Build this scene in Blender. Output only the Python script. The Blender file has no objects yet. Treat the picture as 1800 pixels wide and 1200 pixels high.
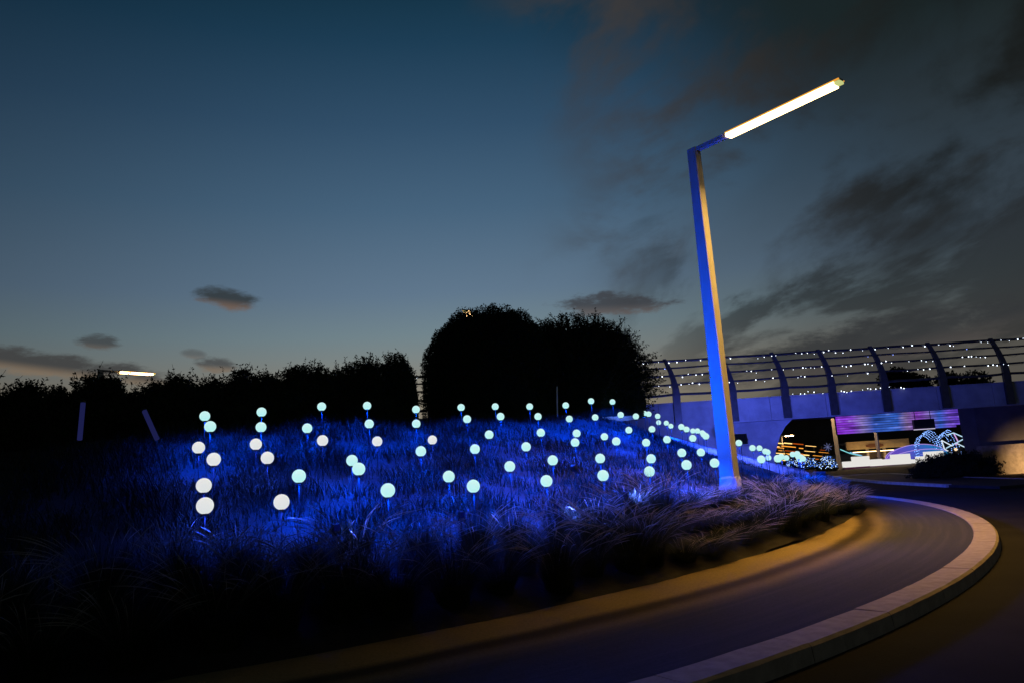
import bpy, math, random
import numpy as np
from mathutils import Vector, Matrix
rnd = random.Random(7); rng = np.random.default_rng(11)
SC = bpy.context.scene; COL = SC.collection
R = math.radians

# ------------------------------------------------------------------ camera
EYE, PITCH, ROLL, FPX = 1.7, R(9.9), R(3.6), 1300.0
cp, sp = math.cos(PITCH), math.sin(PITCH)
FW = Vector((0, cp, sp)); UP0 = Vector((0, -sp, cp)); RT0 = Vector((1, 0, 0))
RT = RT0 * math.cos(ROLL) - UP0 * math.sin(ROLL)
UP = RT0 * math.sin(ROLL) + UP0 * math.cos(ROLL)
CAM = Vector((0, 0, EYE))
cam_d = bpy.data.cameras.new('camera'); cam = bpy.data.objects.new('camera', cam_d); COL.objects.link(cam)
cam_d.sensor_width = 36; cam_d.lens = 36 * FPX / 1800; cam_d.clip_end = 3000; cam_d.clip_start = 0.05
m = Matrix((RT, UP, -FW)).transposed().to_4x4(); m.translation = CAM; cam.matrix_world = m
SC.camera = cam

def ray(x, y): return FW + RT * ((x - 900) / FPX) + UP * ((600 - y) / FPX)
def at_y(x, y, Y): d = ray(x, y); return CAM + d * (Y / d.y)
def at_z(x, y, z): d = ray(x, y); return CAM + d * ((z - EYE) / d.z)
def at_depth(x, y, k): return CAM + ray(x, y) * k
def az_el(x, y):
    d = ray(x, y).normalized(); return math.atan2(d.x, d.y), math.asin(d.z)

# ------------------------------------------------------------------ colour management / cycles
SC.view_settings.view_transform = 'Standard'; SC.view_settings.look = 'None'
SC.view_settings.exposure = 0.0; SC.view_settings.gamma = 1.0; SC.view_settings.use_curve_mapping = False
cy = SC.cycles
cy.use_denoising = True; cy.max_bounces = 5; cy.diffuse_bounces = 2; cy.glossy_bounces = 2
cy.transparent_max_bounces = 8; cy.sample_clamp_indirect = 2.0; cy.use_light_tree = True

# ------------------------------------------------------------------ world: dusk sky with clouds
W = bpy.data.worlds.new('World'); SC.world = W; W.use_nodes = True
nt = W.node_tree; nt.nodes.clear()
class G:
    """tiny node-graph helper"""
    def __init__(s, nt): s.nt = nt
    def n(s, t, **k):
        nd = s.nt.nodes.new(t)
        for a, b in k.items(): setattr(nd, a, b)
        return nd
    def link(s, a, b): s.nt.links.new(a, b)
    def put(s, sock, v):
        if hasattr(v, 'is_output'): s.link(v, sock)
        else: sock.default_value = v
    def m(s, op, a, b=0.0, c=0.0, clamp=False):
        nd = s.n('ShaderNodeMath', operation=op, use_clamp=clamp)
        s.put(nd.inputs[0], a); s.put(nd.inputs[1], b); s.put(nd.inputs[2], c); return nd.outputs[0]
    def step(s, v, lo, hi):
        nd = s.n('ShaderNodeMapRange', interpolation_type='SMOOTHSTEP')
        s.put(nd.inputs[0], v); nd.inputs[1].default_value = lo; nd.inputs[2].default_value = hi
        return nd.outputs[0]
    def mix(s, f, a, b):
        nd = s.n('ShaderNodeMix', data_type='RGBA'); s.put(nd.inputs[0], f)
        for i, v in ((6, a), (7, b)):
            if isinstance(v, tuple): v = (*v, 1)[:4]
            s.put(nd.inputs[i], v)
        return nd.outputs[2]
    def ramp(s, v, stops, interp='EASE'):
        nd = s.n('ShaderNodeValToRGB'); nd.color_ramp.interpolation = interp
        e = nd.color_ramp.elements
        while len(e) < len(stops): e.new(0.5)
        for q, (p, c) in zip(e, stops): q.position = p; q.color = (*c, 1)
        s.put(nd.inputs[0], v); return nd.outputs[0]
    def xyz(s, a, b, c):
        nd = s.n('ShaderNodeCombineXYZ')
        for i, v in enumerate((a, b, c)): s.put(nd.inputs[i], v)
        return nd.outputs[0]
    def noise(s, vec, scale, detail=4, rough=.55, dist=0.0):
        nd = s.n('ShaderNodeTexNoise'); s.link(vec, nd.inputs['Vector'])
        nd.inputs['Scale'].default_value = scale; nd.inputs['Detail'].default_value = detail
        nd.inputs['Roughness'].default_value = rough; nd.inputs['Distortion'].default_value = dist
        return nd.outputs[0]
g = G(nt)
SUN_EL, SUN_AZ = R(-3.0), R(-6)          # sun just set, behind the mound
tc = g.n('ShaderNodeTexCoord'); sx = g.n('ShaderNodeSeparateXYZ'); g.link(tc.outputs['Generated'], sx.inputs[0])
X, Y, Z = sx.outputs
az = g.m('ARCTAN2', X, Y); el = g.m('ARCSINE', Z)
e1 = g.m('DIVIDE', el, 1.5708, clamp=True)
def EL(r): return r / 1.5708
def S(r, g_, b): return tuple(((c / 255 + .055) / 1.055) ** 2.4 if c > 10 else c / 255 / 12.92 for c in (r, g_, b))
def EP(x, y): return EL(az_el(x, y)[1])
sky_ramp = g.ramp(e1, [(0, S(140, 128, 108)), (EP(300, 690), S(136, 130, 118)), (EP(450, 635), S(124, 134, 134)), (EP(515, 595), S(113, 133, 141)), (EP(620, 520), S(95, 119, 141)),
                       (EP(620, 370), S(69, 99, 125)), (EP(620, 220), S(47, 78, 105)), (EP(620, 70), S(25, 60, 84)), (EP(500, -90), S(6, 42, 58)), (1, S(8, 36, 50))], 'LINEAR')
# the afterglow is strongest over the set sun and fades round the horizon
ga = g.m('DIVIDE', g.m('SUBTRACT', az, R(-4)), .62)
glow = g.m('ADD', .24, g.m('MULTIPLY', g.m('EXPONENT', g.m('MULTIPLY', g.m('MULTIPLY', ga, ga), -1.0)), .76))
nish = g.n('ShaderNodeTexSky', sky_type='NISHITA', sun_disc=False, sun_elevation=SUN_EL, sun_rotation=SUN_AZ)
sky = g.mix(.04, sky_ramp, nish.outputs[0])
gs = g.n('ShaderNodeVectorMath', operation='SCALE'); g.link(sky, gs.inputs[0]); g.link(glow, gs.inputs['Scale']); sky = gs.outputs[0]
# ragged cloud sheet on the right of the view and on round behind
a = R(14)
u = g.m('ADD', g.m('MULTIPLY', az, math.cos(a)), g.m('MULTIPLY', el, math.sin(a)))
v = g.m('SUBTRACT', g.m('MULTIPLY', el, math.cos(a)), g.m('MULTIPLY', az, math.sin(a)))
nv = g.xyz(g.m('MULTIPLY', u, 3.3), g.m('MULTIPLY', v, 8.0), 5.2)
n1 = g.noise(nv, 1.0, 7, .58, .35)
nv2 = g.xyz(g.m('MULTIPLY', u, 2.0), g.m('MULTIPLY', v, 3.2), 8.1)
n2 = g.noise(nv2, 1.0, 4, .5, .3)
nv3 = g.xyz(g.m('MULTIPLY', u, 4.2), g.m('MULTIPLY', v, 6.5), 2.4)
n3 = g.noise(nv3, 1.0, 7, .56, .3)
# thick overcast to the right, going on round behind the viewer
thick = g.m('MULTIPLY', g.step(g.m('ADD', az, g.m('MULTIPLY', g.m('SUBTRACT', n2, .5), .7)), .04, .62), g.m('ADD', .46, g.m('MULTIPLY', g.step(el, .2, .52), .48)))
sky = g.mix(thick, sky, g.ramp(e1, [(0, S(62, 64, 66)), (EL(.2), S(56, 61, 64)), (EL(.4), S(40, 46, 46)), (EL(.5), S(26, 35, 34)), (1, S(20, 28, 27))], 'LINEAR'))
# broken brownish patches
patch = g.m('MULTIPLY', g.step(n3, .43, .62), g.m('MULTIPLY', g.step(g.m('ADD', az, g.m('MULTIPLY', g.m('SUBTRACT', n2, .5), .5)), -.04, .20), g.step(el, .14, .30)))
sky = g.mix(g.m('MULTIPLY', patch, .88), sky, g.mix(g.step(az, .08, .60), S(62, 60, 60), S(24, 26, 25)))
# defined darker bands low on the right
band = g.m('MULTIPLY', g.step(n1, .47, .57), g.m('MULTIPLY', g.step(az, .08, .34), g.m('SUBTRACT', 1.0, g.step(el, .30, .46))))
sky = g.mix(g.m('MULTIPLY', band, .72), sky, g.ramp(e1, [(0, S(54, 53, 54)), (EL(.2), S(37, 40, 42)), (1, S(33, 36, 37))], 'LINEAR'))
# separate small clouds near the horizon
fine = g.noise(g.xyz(g.m('MULTIPLY', az, 26), g.m('MULTIPLY', el, 70), 1.3), 1.0, 7, .68)
def cloud(px, py, wpx, hpx, dens, dark, warm, rag=.9, tilt=0.0):
    global sky
    a0, e0 = az_el(px, py)
    da = g.m('SUBTRACT', az, a0); de = g.m('SUBTRACT', g.m('SUBTRACT', el, e0), g.m('MULTIPLY', da, tilt))
    q = g.m('ADD', g.m('POWER', g.m('DIVIDE', da, wpx / 1500), 2.0), g.m('POWER', g.m('DIVIDE', de, hpx / 1450), 2.0))
    q = g.m('ADD', q, g.m('MULTIPLY', g.m('SUBTRACT', fine, .5), rag * 3))
    mask = g.m('MULTIPLY', g.m('SUBTRACT', 1.0, g.step(q, .15, 1.15)), dens)
    low = g.step(g.m('DIVIDE', de, hpx / 1450), -.75, .1)
    sky = g.mix(mask, sky, g.mix(low, warm, dark))
tl = -.063
cloud(398, 525, 62, 24, .92, (.032, .040, .044), (.16, .105, .075), .8, tl - .04)
cloud(172, 602, 42, 14, .8, (.045, .048, .050), (.11, .09, .075), 1.1, tl)
cloud(20, 632, 290, 24, .92, (.050, .050, .050), (.21, .155, .105), .9, tl - .06)
cloud(340, 622, 26, 10, .55, (.07, .07, .07), (.15, .12, .10), .7, tl)
cloud(378, 640, 46, 15, .8, (.055, .056, .058), (.20, .145, .10), 1.0, tl)
cloud(1075, 535, 125, 26, .85, (.044, .044, .050), (.11, .09, .085), 1.1, tl)
cloud(1500, 610, 330, 48, .9, (.034, .037, .040), (.075, .066, .062), .8, .10)
bg = g.n('ShaderNodeBackground'); g.link(sky, bg.inputs[0]); bg.inputs[1].default_value = 1.0
ow = g.n('ShaderNodeOutputWorld'); g.link(bg.outputs[0], ow.inputs[0])

# last glow of the set sun (very weak, wide)
sd = bpy.data.lights.new('sun', 'SUN'); sd.energy = 0.012; sd.angle = R(25); sd.color = (1, .8, .6)
so = bpy.data.objects.new('sun', sd); COL.objects.link(so)
so.rotation_euler = (Vector((-math.sin(SUN_AZ), -math.cos(SUN_AZ), -.12))).to_track_quat('-Z', 'Y').to_euler()

# ------------------------------------------------------------------ materials
MATS = {}
def mat(name, base=(.5, .5, .5), rough=.6, metal=0.0, var=0.0, vscale=8.0, bump=0.0, bscale=60.0, base2=None, spec=.5):
    if name in MATS: return MATS[name]
    M = bpy.data.materials.new(name); M.use_nodes = True; q = G(M.node_tree)
    b = M.node_tree.nodes['Principled BSDF']
    b.inputs['Roughness'].default_value = rough; b.inputs['Metallic'].default_value = metal
    b.inputs['Specular IOR Level'].default_value = spec
    t = q.n('ShaderNodeTexCoord').outputs['Object']
    if var > 0:
        nz = q.noise(t, vscale, 6, .6)
        c2 = base2 or tuple(c * (1 - var) for c in base)
        q.link(q.mix(q.step(nz, .3, .7), base, c2), b.inputs['Base Color'])
    else: b.inputs['Base Color'].default_value = (*base, 1)
    if bump > 0:
        bn = q.n('ShaderNodeBump'); bn.inputs['Strength'].default_value = bump; bn.inputs['Distance'].default_value = .02
        q.link(q.noise(t, bscale, 5, .65), bn.inputs['Height']); q.link(bn.outputs[0], b.inputs['Normal'])
    MATS[name] = M; return M
def emit(name, col, s):
    if name in MATS: return MATS[name]
    M = bpy.data.materials.new(name); M.use_nodes = True; q = G(M.node_tree); M.node_tree.nodes.clear()
    e = q.n('ShaderNodeEmission'); e.inputs[0].default_value = (*col, 1); e.inputs[1].default_value = s
    o = q.n('ShaderNodeOutputMaterial'); q.link(e.outputs[0], o.inputs[0]); MATS[name] = M; return M

# ------------------------------------------------------------------ mesh helpers
class MB:
    def __init__(s): s.v = []; s.f = []
    def add(s, vs, fs):
        o = len(s.v); s.v += [tuple(p) for p in vs]; s.f += [tuple(i + o for i in f) for f in fs]; return s
    def box(s, lo, hi):
        x0, y0, z0 = lo; x1, y1, z1 = hi
        return s.add([(x0, y0, z0), (x1, y0, z0), (x1, y1, z0), (x0, y1, z0), (x0, y0, z1), (x1, y0, z1), (x1, y1, z1), (x0, y1, z1)],
                     [(3, 2, 1, 0), (4, 5, 6, 7), (0, 1, 5, 4), (1, 2, 6, 5), (2, 3, 7, 6), (3, 0, 4, 7)])
    def obox(s, c, ax, ay, az_, hx, hy, hz):
        c = Vector(c); vs = [c + ax * (i * hx) + ay * (j * hy) + az_ * (k * hz) for k in (-1, 1) for i, j in ((-1, -1), (1, -1), (1, 1), (-1, 1))]
        return s.add(vs, [(3, 2, 1, 0), (4, 5, 6, 7), (0, 1, 5, 4), (1, 2, 6, 5), (2, 3, 7, 6), (3, 0, 4, 7)])
    def tube(s, pts, rad, n=6, cap=True):
        pts = [Vector(p) for p in pts]; k = len(pts)
        rad = rad if isinstance(rad, (list, tuple)) else [rad] * k
        vs = []
        for i, p in enumerate(pts):
            d = (pts[min(i + 1, k - 1)] - pts[max(i - 1, 0)]).normalized()
            a1 = d.cross(Vector((0, 0, 1)) if abs(d.z) < .95 else Vector((1, 0, 0))).normalized(); a2 = d.cross(a1)
            for j in range(n):
                t = 2 * math.pi * j / n; vs.append(p + (a1 * math.cos(t) + a2 * math.sin(t)) * rad[i])
        fs = [(i * n + j, i * n + (j + 1) % n, (i + 1) * n + (j + 1) % n, (i + 1) * n + j) for i in range(k - 1) for j in range(n)]
        if cap: fs += [tuple(range(n))[::-1], tuple((k - 1) * n + j for j in range(n))]
        return s.add(vs, fs)
    def sphere(s, c, r, nu=16, nv=10, sc=(1, 1, 1)):
        c = Vector(c); vs = [c + Vector((0, 0, r * sc[2]))]
        for i in range(1, nv):
            t = math.pi * i / nv
            for j in range(nu):
                q = 2 * math.pi * j / nu
                vs.append(c + Vector((r * sc[0] * math.sin(t) * math.cos(q), r * sc[1] * math.sin(t) * math.sin(q), r * sc[2] * math.cos(t))))
        vs.append(c - Vector((0, 0, r * sc[2]))); L = len(vs) - 1
        fs = [(0, 1 + j, 1 + (j + 1) % nu) for j in range(nu)]
        for i in range(nv - 2):
            for j in range(nu):
                a_ = 1 + i * nu + j; b_ = 1 + i * nu + (j + 1) % nu; fs.append((a_, a_ + nu, b_ + nu, b_))
        fs += [(L, 1 + (nv - 2) * nu + (j + 1) % nu, 1 + (nv - 2) * nu + j) for j in range(nu)]
        return s.add(vs, fs)
    def prism_xz(s, poly, y0, y1):            # polygon in x,z extruded along y
        n = len(poly); vs = [(x, y0, z) for x, z in poly] + [(x, y1, z) for x, z in poly]
        fs = [tuple(range(n)), tuple(range(n, 2 * n))[::-1]] + [(i, i + n, (i + 1) % n + n, (i + 1) % n) for i in range(n)]
        return s.add(vs, fs)
    def prism_xy(s, poly, z0, z1):
        n = len(poly); vs = [(x, y, z0) for x, y in poly] + [(x, y, z1) for x, y in poly]
        fs = [tuple(range(n))[::-1], tuple(range(n, 2 * n))] + [(i, (i + 1) % n, (i + 1) % n + n, i + n) for i in range(n)]
        return s.add(vs, fs)
    def mesh(s, name, material, smooth=False, off=None):
        me = bpy.data.meshes.new(name)
        vs = s.v if off is None else [(a - off[0], b - off[1], c - off[2]) for a, b, c in s.v]
        me.from_pydata(vs, [], s.f); me.materials.append(material)
        if smooth: me.polygons.foreach_set('use_smooth', [True] * len(me.polygons))
        me.update(); return me
    def build(s, name, material, parent=None, smooth=False, world=True):
        """world=True: vertices are in world space, shifted to the root's frame"""
        off = None
        if parent is not None and world:
            off = Vector((0, 0, 0)); p = parent
            while p is not None: off = off + p.location; p = p.parent
        return obj(name, s.mesh(name, material, smooth, off), parent)
def obj(name, me, parent=None):
    o = bpy.data.objects.new(name, me); COL.objects.link(o); o.parent = parent; return o
def fastmesh(name, V, F, material, k):
    """V (n,3) array, F (m,k) index array"""
    me = bpy.data.meshes.new(name); V = np.asarray(V, 'f4'); F = np.asarray(F, 'i4')
    me.vertices.add(len(V)); me.vertices.foreach_set('co', V.ravel())
    me.loops.add(F.size); me.loops.foreach_set('vertex_index', F.ravel())
    me.polygons.add(len(F)); me.polygons.foreach_set('loop_start', np.arange(0, F.size, k, dtype='i4'))
    me.materials.append(material); me.update(calc_edges=True); me.validate(); return me
def tag(o, label=None, cat=None, group=None, kind=None):
    if label: o['label'] = label
    if cat: o['category'] = cat
    if group: o['group'] = group
    if kind: o['kind'] = kind
    return o
def thing(name, loc, label, cat, group=None):
    o = bpy.data.objects.new(name, None); COL.objects.link(o); o.location = loc; o.empty_display_size = .2
    return tag(o, label, cat, group)
def copy_tree(o, parent=None):
    c = o.copy(); COL.objects.link(c); c.parent = parent
    for ch in o.children: copy_tree(ch, c)
    return c
ORD = ['zeroth', 'first', 'second', 'third', 'fourth', 'fifth', 'sixth', 'seventh', 'eighth', 'ninth', 'tenth', 'eleventh', 'twelfth',
       'thirteenth', 'fourteenth', 'fifteenth', 'sixteenth', 'seventeenth', 'eighteenth', 'nineteenth', 'twentieth']
SPOTS = []
def spot(parent, loc, target, power, col, angle, blend=.8, size=.05):
    L = bpy.data.lights.new('lamp', 'SPOT'); L.energy = power; L.color = col; L.spot_size = R(angle); L.spot_blend = blend; L.shadow_soft_size = size
    o = bpy.data.objects.new('lamp', L); COL.objects.link(o); o.parent = parent
    o.location = Vector(loc) - parent.location
    o.rotation_euler = (Vector(target) - Vector(loc)).to_track_quat('-Z', 'Y').to_euler(); return o

# ------------------------------------------------------------------ roundabout geometry
CX, CY = -13.8, 26.3
def pol(r, th): return (CX + r * math.cos(th), CY + r * math.sin(th))
ROWS = {1: [(360,730.7,18.5),(459.7,723.6,17.3),(565.4,714,16),(645.3,712.5,15.1),(731.3,719,14.4),(810.5,715.5,13.5),(870.5,714,12.9),(931,714,12.6),(994.4,712,12.3),(1039,704.5,11.7),(1076.6,705.8,10.8),(1093,709.8,10.5),(1104,717.8,10.2)],
2: [(369.5,749,20.5),(458.8,750,18.9),(540,752,18.2),(649,744.3,16.8),(731.7,744,15.8),(821,736,15),(879.8,731.5,14.3),(945.7,731.4,13.5),(1000.7,735.7,12.9),(1046.2,733,12.3),(1091,728.7,11.9),(1117.7,731.2,11.6)],
3: [(349,786,22),(449.7,780,21.2),(567,773.6,20.2),(663,775,18.7),(760,772.5,17),(859.8,763.3,16.3),(950.6,759.8,15.5),(1013.6,761,14.8),(1062.4,766.8,13.8),(1105.3,755.3,13),(1146,753.7,12.5)],
4: [(375.7,806.6,24.5),(470,804,23.1),(618.7,808.5,20.8),(739.7,792.3,19.3),(834.8,788.5,18.2),(924.7,784.5,17.4),(1010.8,777,16),(1083.2,775,15.6),(1135.7,777.3,14.9),(1172.4,771.9,14)],
5: [(358.3,852.5,26.9),(525.4,836,24.7),(630.5,823.5,23.5),(788.8,836.8,21.7),(896,819,20),(971.5,808.3,18.9),(1054.9,805,18),(1144.5,805.5,17.3),(1198.4,795.2,16.1),(1232,794.3,15)],
6: [(360.3,888,30.3),(494.8,881.5,28.2),(681.7,861,26.1),(832,853.7,24),(960.5,844.6,21.9),(1060,835,20.7),(1141.5,827.9,19.5),(1206.7,816.4,18.5),(1256,813,17.2)],
7: [(1133,726,10.1),(1140.3,727.2,10.7),(1156,731,10.3),(1157.7,742,9.6),(1171.2,743,9.8),(1179.2,748.3,9.6),(1197.7,749.7,11.7),(1206.8,754,11.3),(1217.7,769.6,13.4),(1217.9,756.7,10.0),(1226,756.7,10.4),(1234.7,760,10.2),(1236.7,762.7,11.3),(1240.7,766,12.6)],
8: [(1283,765,9.8),(1298.7,777.9,12.2),(1322.7,786.7,11.8),(1335,787,11),(1338.1,806.7,14.9),(1345.3,792.7,11.3),(1349,794,11.3),(1350.7,803.7,10.9),(1367.3,805.3,14.3),(1373.3,802,12),(1382.4,804,10.6),(1393.3,798,10.6),(1401.3,797.3,11.6),(1403.3,801.3,11.6),(1405.3,806.7,11),(1408,802.7,11),(1411.3,805.3,11.3)]}
WHITE = {(3, 0), (4, 0), (3, 1), (4, 1), (5, 0), (6, 0), (3, 2), (6, 1), (3, 3), (3, 4)}
ORBS = [(r, i, at_depth(x, y, .2 * FPX / (d - .8))) for r, l in ROWS.items() for i, (x, y, d) in enumerate(l)]
def r_edge(th):     # planted edge of the island
    t = math.degrees(th)
    return float(np.interp(t, [-180, -40, -27.6, -21.6, -12.7, 5, 30], [22.4, 22.4, 22.75, 23.1, 23.9, 24.85, 24.95]))
ctl = [(p.x, p.y, p.z - (.66 if r < 7 else .78 if r == 7 else 1.0)) for r, _, p in ORBS]
ctl += [(*pol(r_edge(R(t)), R(t)), .16) for t in range(-175, -10, 8)]
ctl += [(5.9, 29.6, 2.45), (8.4, 29.6, 1.7), (11.0, 29.4, .72), (11.2, 32.5, .7), (8.4, 32.5, 1.6), (5.5, 32.5, 2.4), (1, 31, 3.2), (-4, 31, 3.2), (-12, 32, 3.1), (-11, 17, 3.0),
        (CX, CY, 3.2), (-22, 22, 2.6), (-13, 12, 2.05), (-8.5, 8.9, .95), (-4, 24, 3.25), (-26, 28, 2.0), (-20, 14, 1.5)]
CT = np.array(ctl)
def tps(d): return np.where(d > 1e-6, d * d * np.log(d + 1e-9), 0.0)
_D = np.linalg.norm(CT[:, None, :2] - CT[None, :, :2], axis=2); _n = len(CT)
_A = np.zeros((_n + 3, _n + 3)); _A[:_n, :_n] = tps(_D) + np.eye(_n) * 2.5
_A[:_n, _n] = 1; _A[:_n, _n + 1:] = CT[:, :2]; _A[_n:, :_n] = _A[:_n, _n:].T
_w = np.linalg.solve(_A, np.r_[CT[:, 2], 0, 0, 0])
def ground_z(P):
    P = np.atleast_2d(np.asarray(P, float))[:, :2]
    z = tps(np.linalg.norm(P[:, None] - CT[None, :, :2], axis=2)) @ _w[:_n] + _w[_n] + P @ _w[_n + 1:]
    return np.clip(z, .16, 3.5)
def gz(x, y): return float(ground_z([(x, y)])[0])

# ------------------------------------------------------------------ ground, roundabout
m_asph = mat('asphalt', (.045, .043, .042), .75, var=.4, vscale=1.5, bump=.35, bscale=45)
m_road = mat('road_asphalt', (.022, .020, .019), .85, var=.4, vscale=.8, bump=.35, bscale=40, spec=.15)
m_kerb = mat('kerb_concrete', (.44, .36, .27), .8, var=.28, vscale=7, bump=.3, bscale=30)
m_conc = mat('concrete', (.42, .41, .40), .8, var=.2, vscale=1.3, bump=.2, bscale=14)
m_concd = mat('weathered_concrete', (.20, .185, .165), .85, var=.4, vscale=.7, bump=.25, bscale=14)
m_soil = mat('mulch', (.03, .026, .02), .95, var=.5, vscale=6, bump=.6, bscale=25)
gm = MB(); gm.add([(-900, -200, 0), (900, -200, 0), (900, 1500, 0), (-900, 1500, 0)], [(0, 1, 2, 3)])
tag(gm.build('ground', m_road), 'dark asphalt ground of the road round the island', kind='structure')

# truck apron: ring of tan concrete by the plants, darker towards the kerb, with a dark line
def apron_mat():
    M = bpy.data.materials.new('apron_paving'); M.use_nodes = True; q = G(M.node_tree); b = M.node_tree.nodes['Principled BSDF']
    t = q.n('ShaderNodeTexCoord').outputs['Object']; s = q.n('ShaderNodeSeparateXYZ'); q.link(t, s.inputs[0])
    r = q.m('SQRT', q.m('ADD', q.m('POWER', s.outputs[0], 2.0), q.m('POWER', s.outputs[1], 2.0)))
    big = q.noise(t, .9, 5, .6); fin = q.noise(t, 30, 8, .75); th = q.m('ARCTAN2', s.outputs[1], s.outputs[0])
    streak = q.noise(q.xyz(q.m('MULTIPLY', r, 9), q.m('MULTIPLY', th, 5), 0.0), 1.0, 4, .6)
    rr = q.m('ADD', r, q.m('MULTIPLY', q.m('SUBTRACT', big, .5), .22))
    tan = q.mix(q.step(fin, .3, .75), (.38, .28, .14), (.24, .18, .09))
    asp = q.mix(q.step(fin, .3, .75), (.066, .068, .074), (.044, .046, .052))
    asp = q.mix(q.m('MULTIPLY', q.step(streak, .42, .7), .4), asp, (.098, .092, .092))
    c = q.mix(q.step(rr, 23.25, 24.0), tan, asp)
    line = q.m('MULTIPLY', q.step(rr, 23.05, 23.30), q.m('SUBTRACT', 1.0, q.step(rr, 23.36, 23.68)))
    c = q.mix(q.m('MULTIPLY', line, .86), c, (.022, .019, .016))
    q.link(c, b.inputs['Base Color']); b.inputs['Roughness'].default_value = .9; b.inputs['Specular IOR Level'].default_value = .12
    bn = q.n('ShaderNodeBump'); bn.inputs['Strength'].default_value = .7; bn.inputs['Distance'].default_value = .02
    q.link(q.noise(t, 40, 5, .7), bn.inputs['Height']); q.link(bn.outputs[0], b.inputs['Normal']); return M
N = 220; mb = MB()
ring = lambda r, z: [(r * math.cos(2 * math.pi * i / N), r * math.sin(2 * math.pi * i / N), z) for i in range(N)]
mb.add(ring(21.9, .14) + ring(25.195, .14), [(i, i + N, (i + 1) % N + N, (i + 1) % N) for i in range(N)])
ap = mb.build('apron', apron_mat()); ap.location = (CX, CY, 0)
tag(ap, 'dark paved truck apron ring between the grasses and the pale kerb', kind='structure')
# kerb of single stones
kr = bpy.data.objects.new('kerb', None); COL.objects.link(kr); kr.location = (CX, CY, 0)
tag(kr, 'pale curved kerb of long concrete stones round the island', kind='structure')
NS = 106; dth = 2 * math.pi / NS; gap = .007 / 25.4
def stone(seed):
    rr = random.Random(seed); mbk = MB(); n = 6; r0, r1, z1, bv = 25.2, 25.56, .152, .022
    prof = [(r0, 0.0), (r0, z1 - .006), (r0 + .01, z1), (r1 - bv * 1.6, z1), (r1 - .004, z1 - bv), (r1 + .012, 0.0)]
    vs = []
    for i in range(n + 1):
        t = gap + (dth - 2 * gap) * i / n
        for (r, z) in prof: vs.append((r * math.cos(t), r * math.sin(t), z + (rr.uniform(-.003, .003) if z > .1 else 0)))
    k = len(prof); fs = [(i * k + j, i * k + j + 1, (i + 1) * k + j + 1, (i + 1) * k + j) for i in range(n) for j in range(k - 1)]
    fs += [tuple(range(k)), tuple(n * k + j for j in range(k))[::-1]]
    return mbk.add(vs, fs).mesh('kerb_stone', m_kerb)
stones = [stone(i) for i in range(4)]
for i in range(NS):
    t = i * dth; d = math.degrees(t) % 360
    if 20 < d < 200: continue                         # far side, hidden by the mound and the bridge
    o = obj('kerb_stone', stones[rnd.randrange(4)], kr); o.rotation_euler.z = t; o.location.z = rnd.uniform(-.003, .003)

# planted mound
nth, nr = 260, 60; P = []
for i in range(nth):
    th = -math.pi + 2 * math.pi * i / nth
    for j in range(nr + 1):
        x, y = pol(r_edge(th) * j / nr, th); P.append((x, min(y, 33.15)))
P = np.array(P); Zs = ground_z(P) + (rng.random(len(P)) - .5) * .05
V = np.c_[P, Zs]
for i in range(nth): V[i * (nr + 1) + nr, 2] = max(.13, V[i * (nr + 1) + nr, 2] - .03)
F = []
for i in range(nth):
    k = (i + 1) % nth
    for j in range(nr):
        F.append((i * (nr + 1) + j, i * (nr + 1) + j + 1, k * (nr + 1) + j + 1, k * (nr + 1) + j))
me = fastmesh('mound', V, F, m_soil, 4); me.polygons.foreach_set('use_smooth', [True] * len(me.polygons))
tag(obj('mound', me), 'dark planted mound rising from the apron to the hedge', kind='structure')
sk = MB(); pts = [(*pol(r_edge(R(t)), R(t)),) for t in np.arange(-20, 16, 2.0)]
sk.add([(x, y, max(.14, gz(x, y))) for x, y in pts] + [(x + .02, y, 0) for x, y in pts], [(i, i + 1, i + 1 + len(pts), i + len(pts)) for i in range(len(pts) - 1)])
tag(sk.build('mound_edge', m_soil), 'low earth edge of the mound beside the road', kind='structure')

# ------------------------------------------------------------------ grasses
m_grass = mat('grass_blade', (.022, .030, .015), .8, var=.6, vscale=3, base2=(.036, .048, .020), spec=.06)
m_plume = mat('grass_plume', (.34, .31, .25), .8, spec=.1)
m_grass2 = mat('hillside_grass', (.022, .034, .026), .8, var=.5, vscale=1.2, base2=(.05, .055, .042), spec=.1)
def blades(base, n_dir, L, w, bend, seg=3):
    """base (n,3); n_dir lean azimuth; L length; w half width; bend 0..1 -> V,F(tri)"""
    n = len(base); d = np.c_[np.cos(n_dir), np.sin(n_dir), np.zeros(n)]; side = np.c_[-d[:, 1], d[:, 0], np.zeros(n)]
    Vs = []
    for k in range(seg + 1):
        t = k / seg; out = L * (bend * t ** 1.9 + .10 * t); up = L * (t - bend * .62 * t ** 2.4)
        c = base + d * out[:, None]; c[:, 2] += up
        ww = w * (1 - t) ** .7 if k < seg else w * 0
        if k < seg: Vs += [c - side * ww[:, None], c + side * ww[:, None]]
        else: Vs.append(c)
    m_ = 2 * seg + 1; Vv = np.stack(Vs, 1).reshape(-1, 3); o = np.arange(n)[:, None] * m_
    T = []
    for k in range(seg - 1): a0 = 2 * k; T += [(a0, a0 + 1, a0 + 3), (a0, a0 + 3, a0 + 2)]
    T.append((2 * seg - 2, 2 * seg - 1, 2 * seg))
    return Vv, (o[:, :, None] + np.array(T)[None]).reshape(-1, 3)
clump_meshes = []
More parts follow.
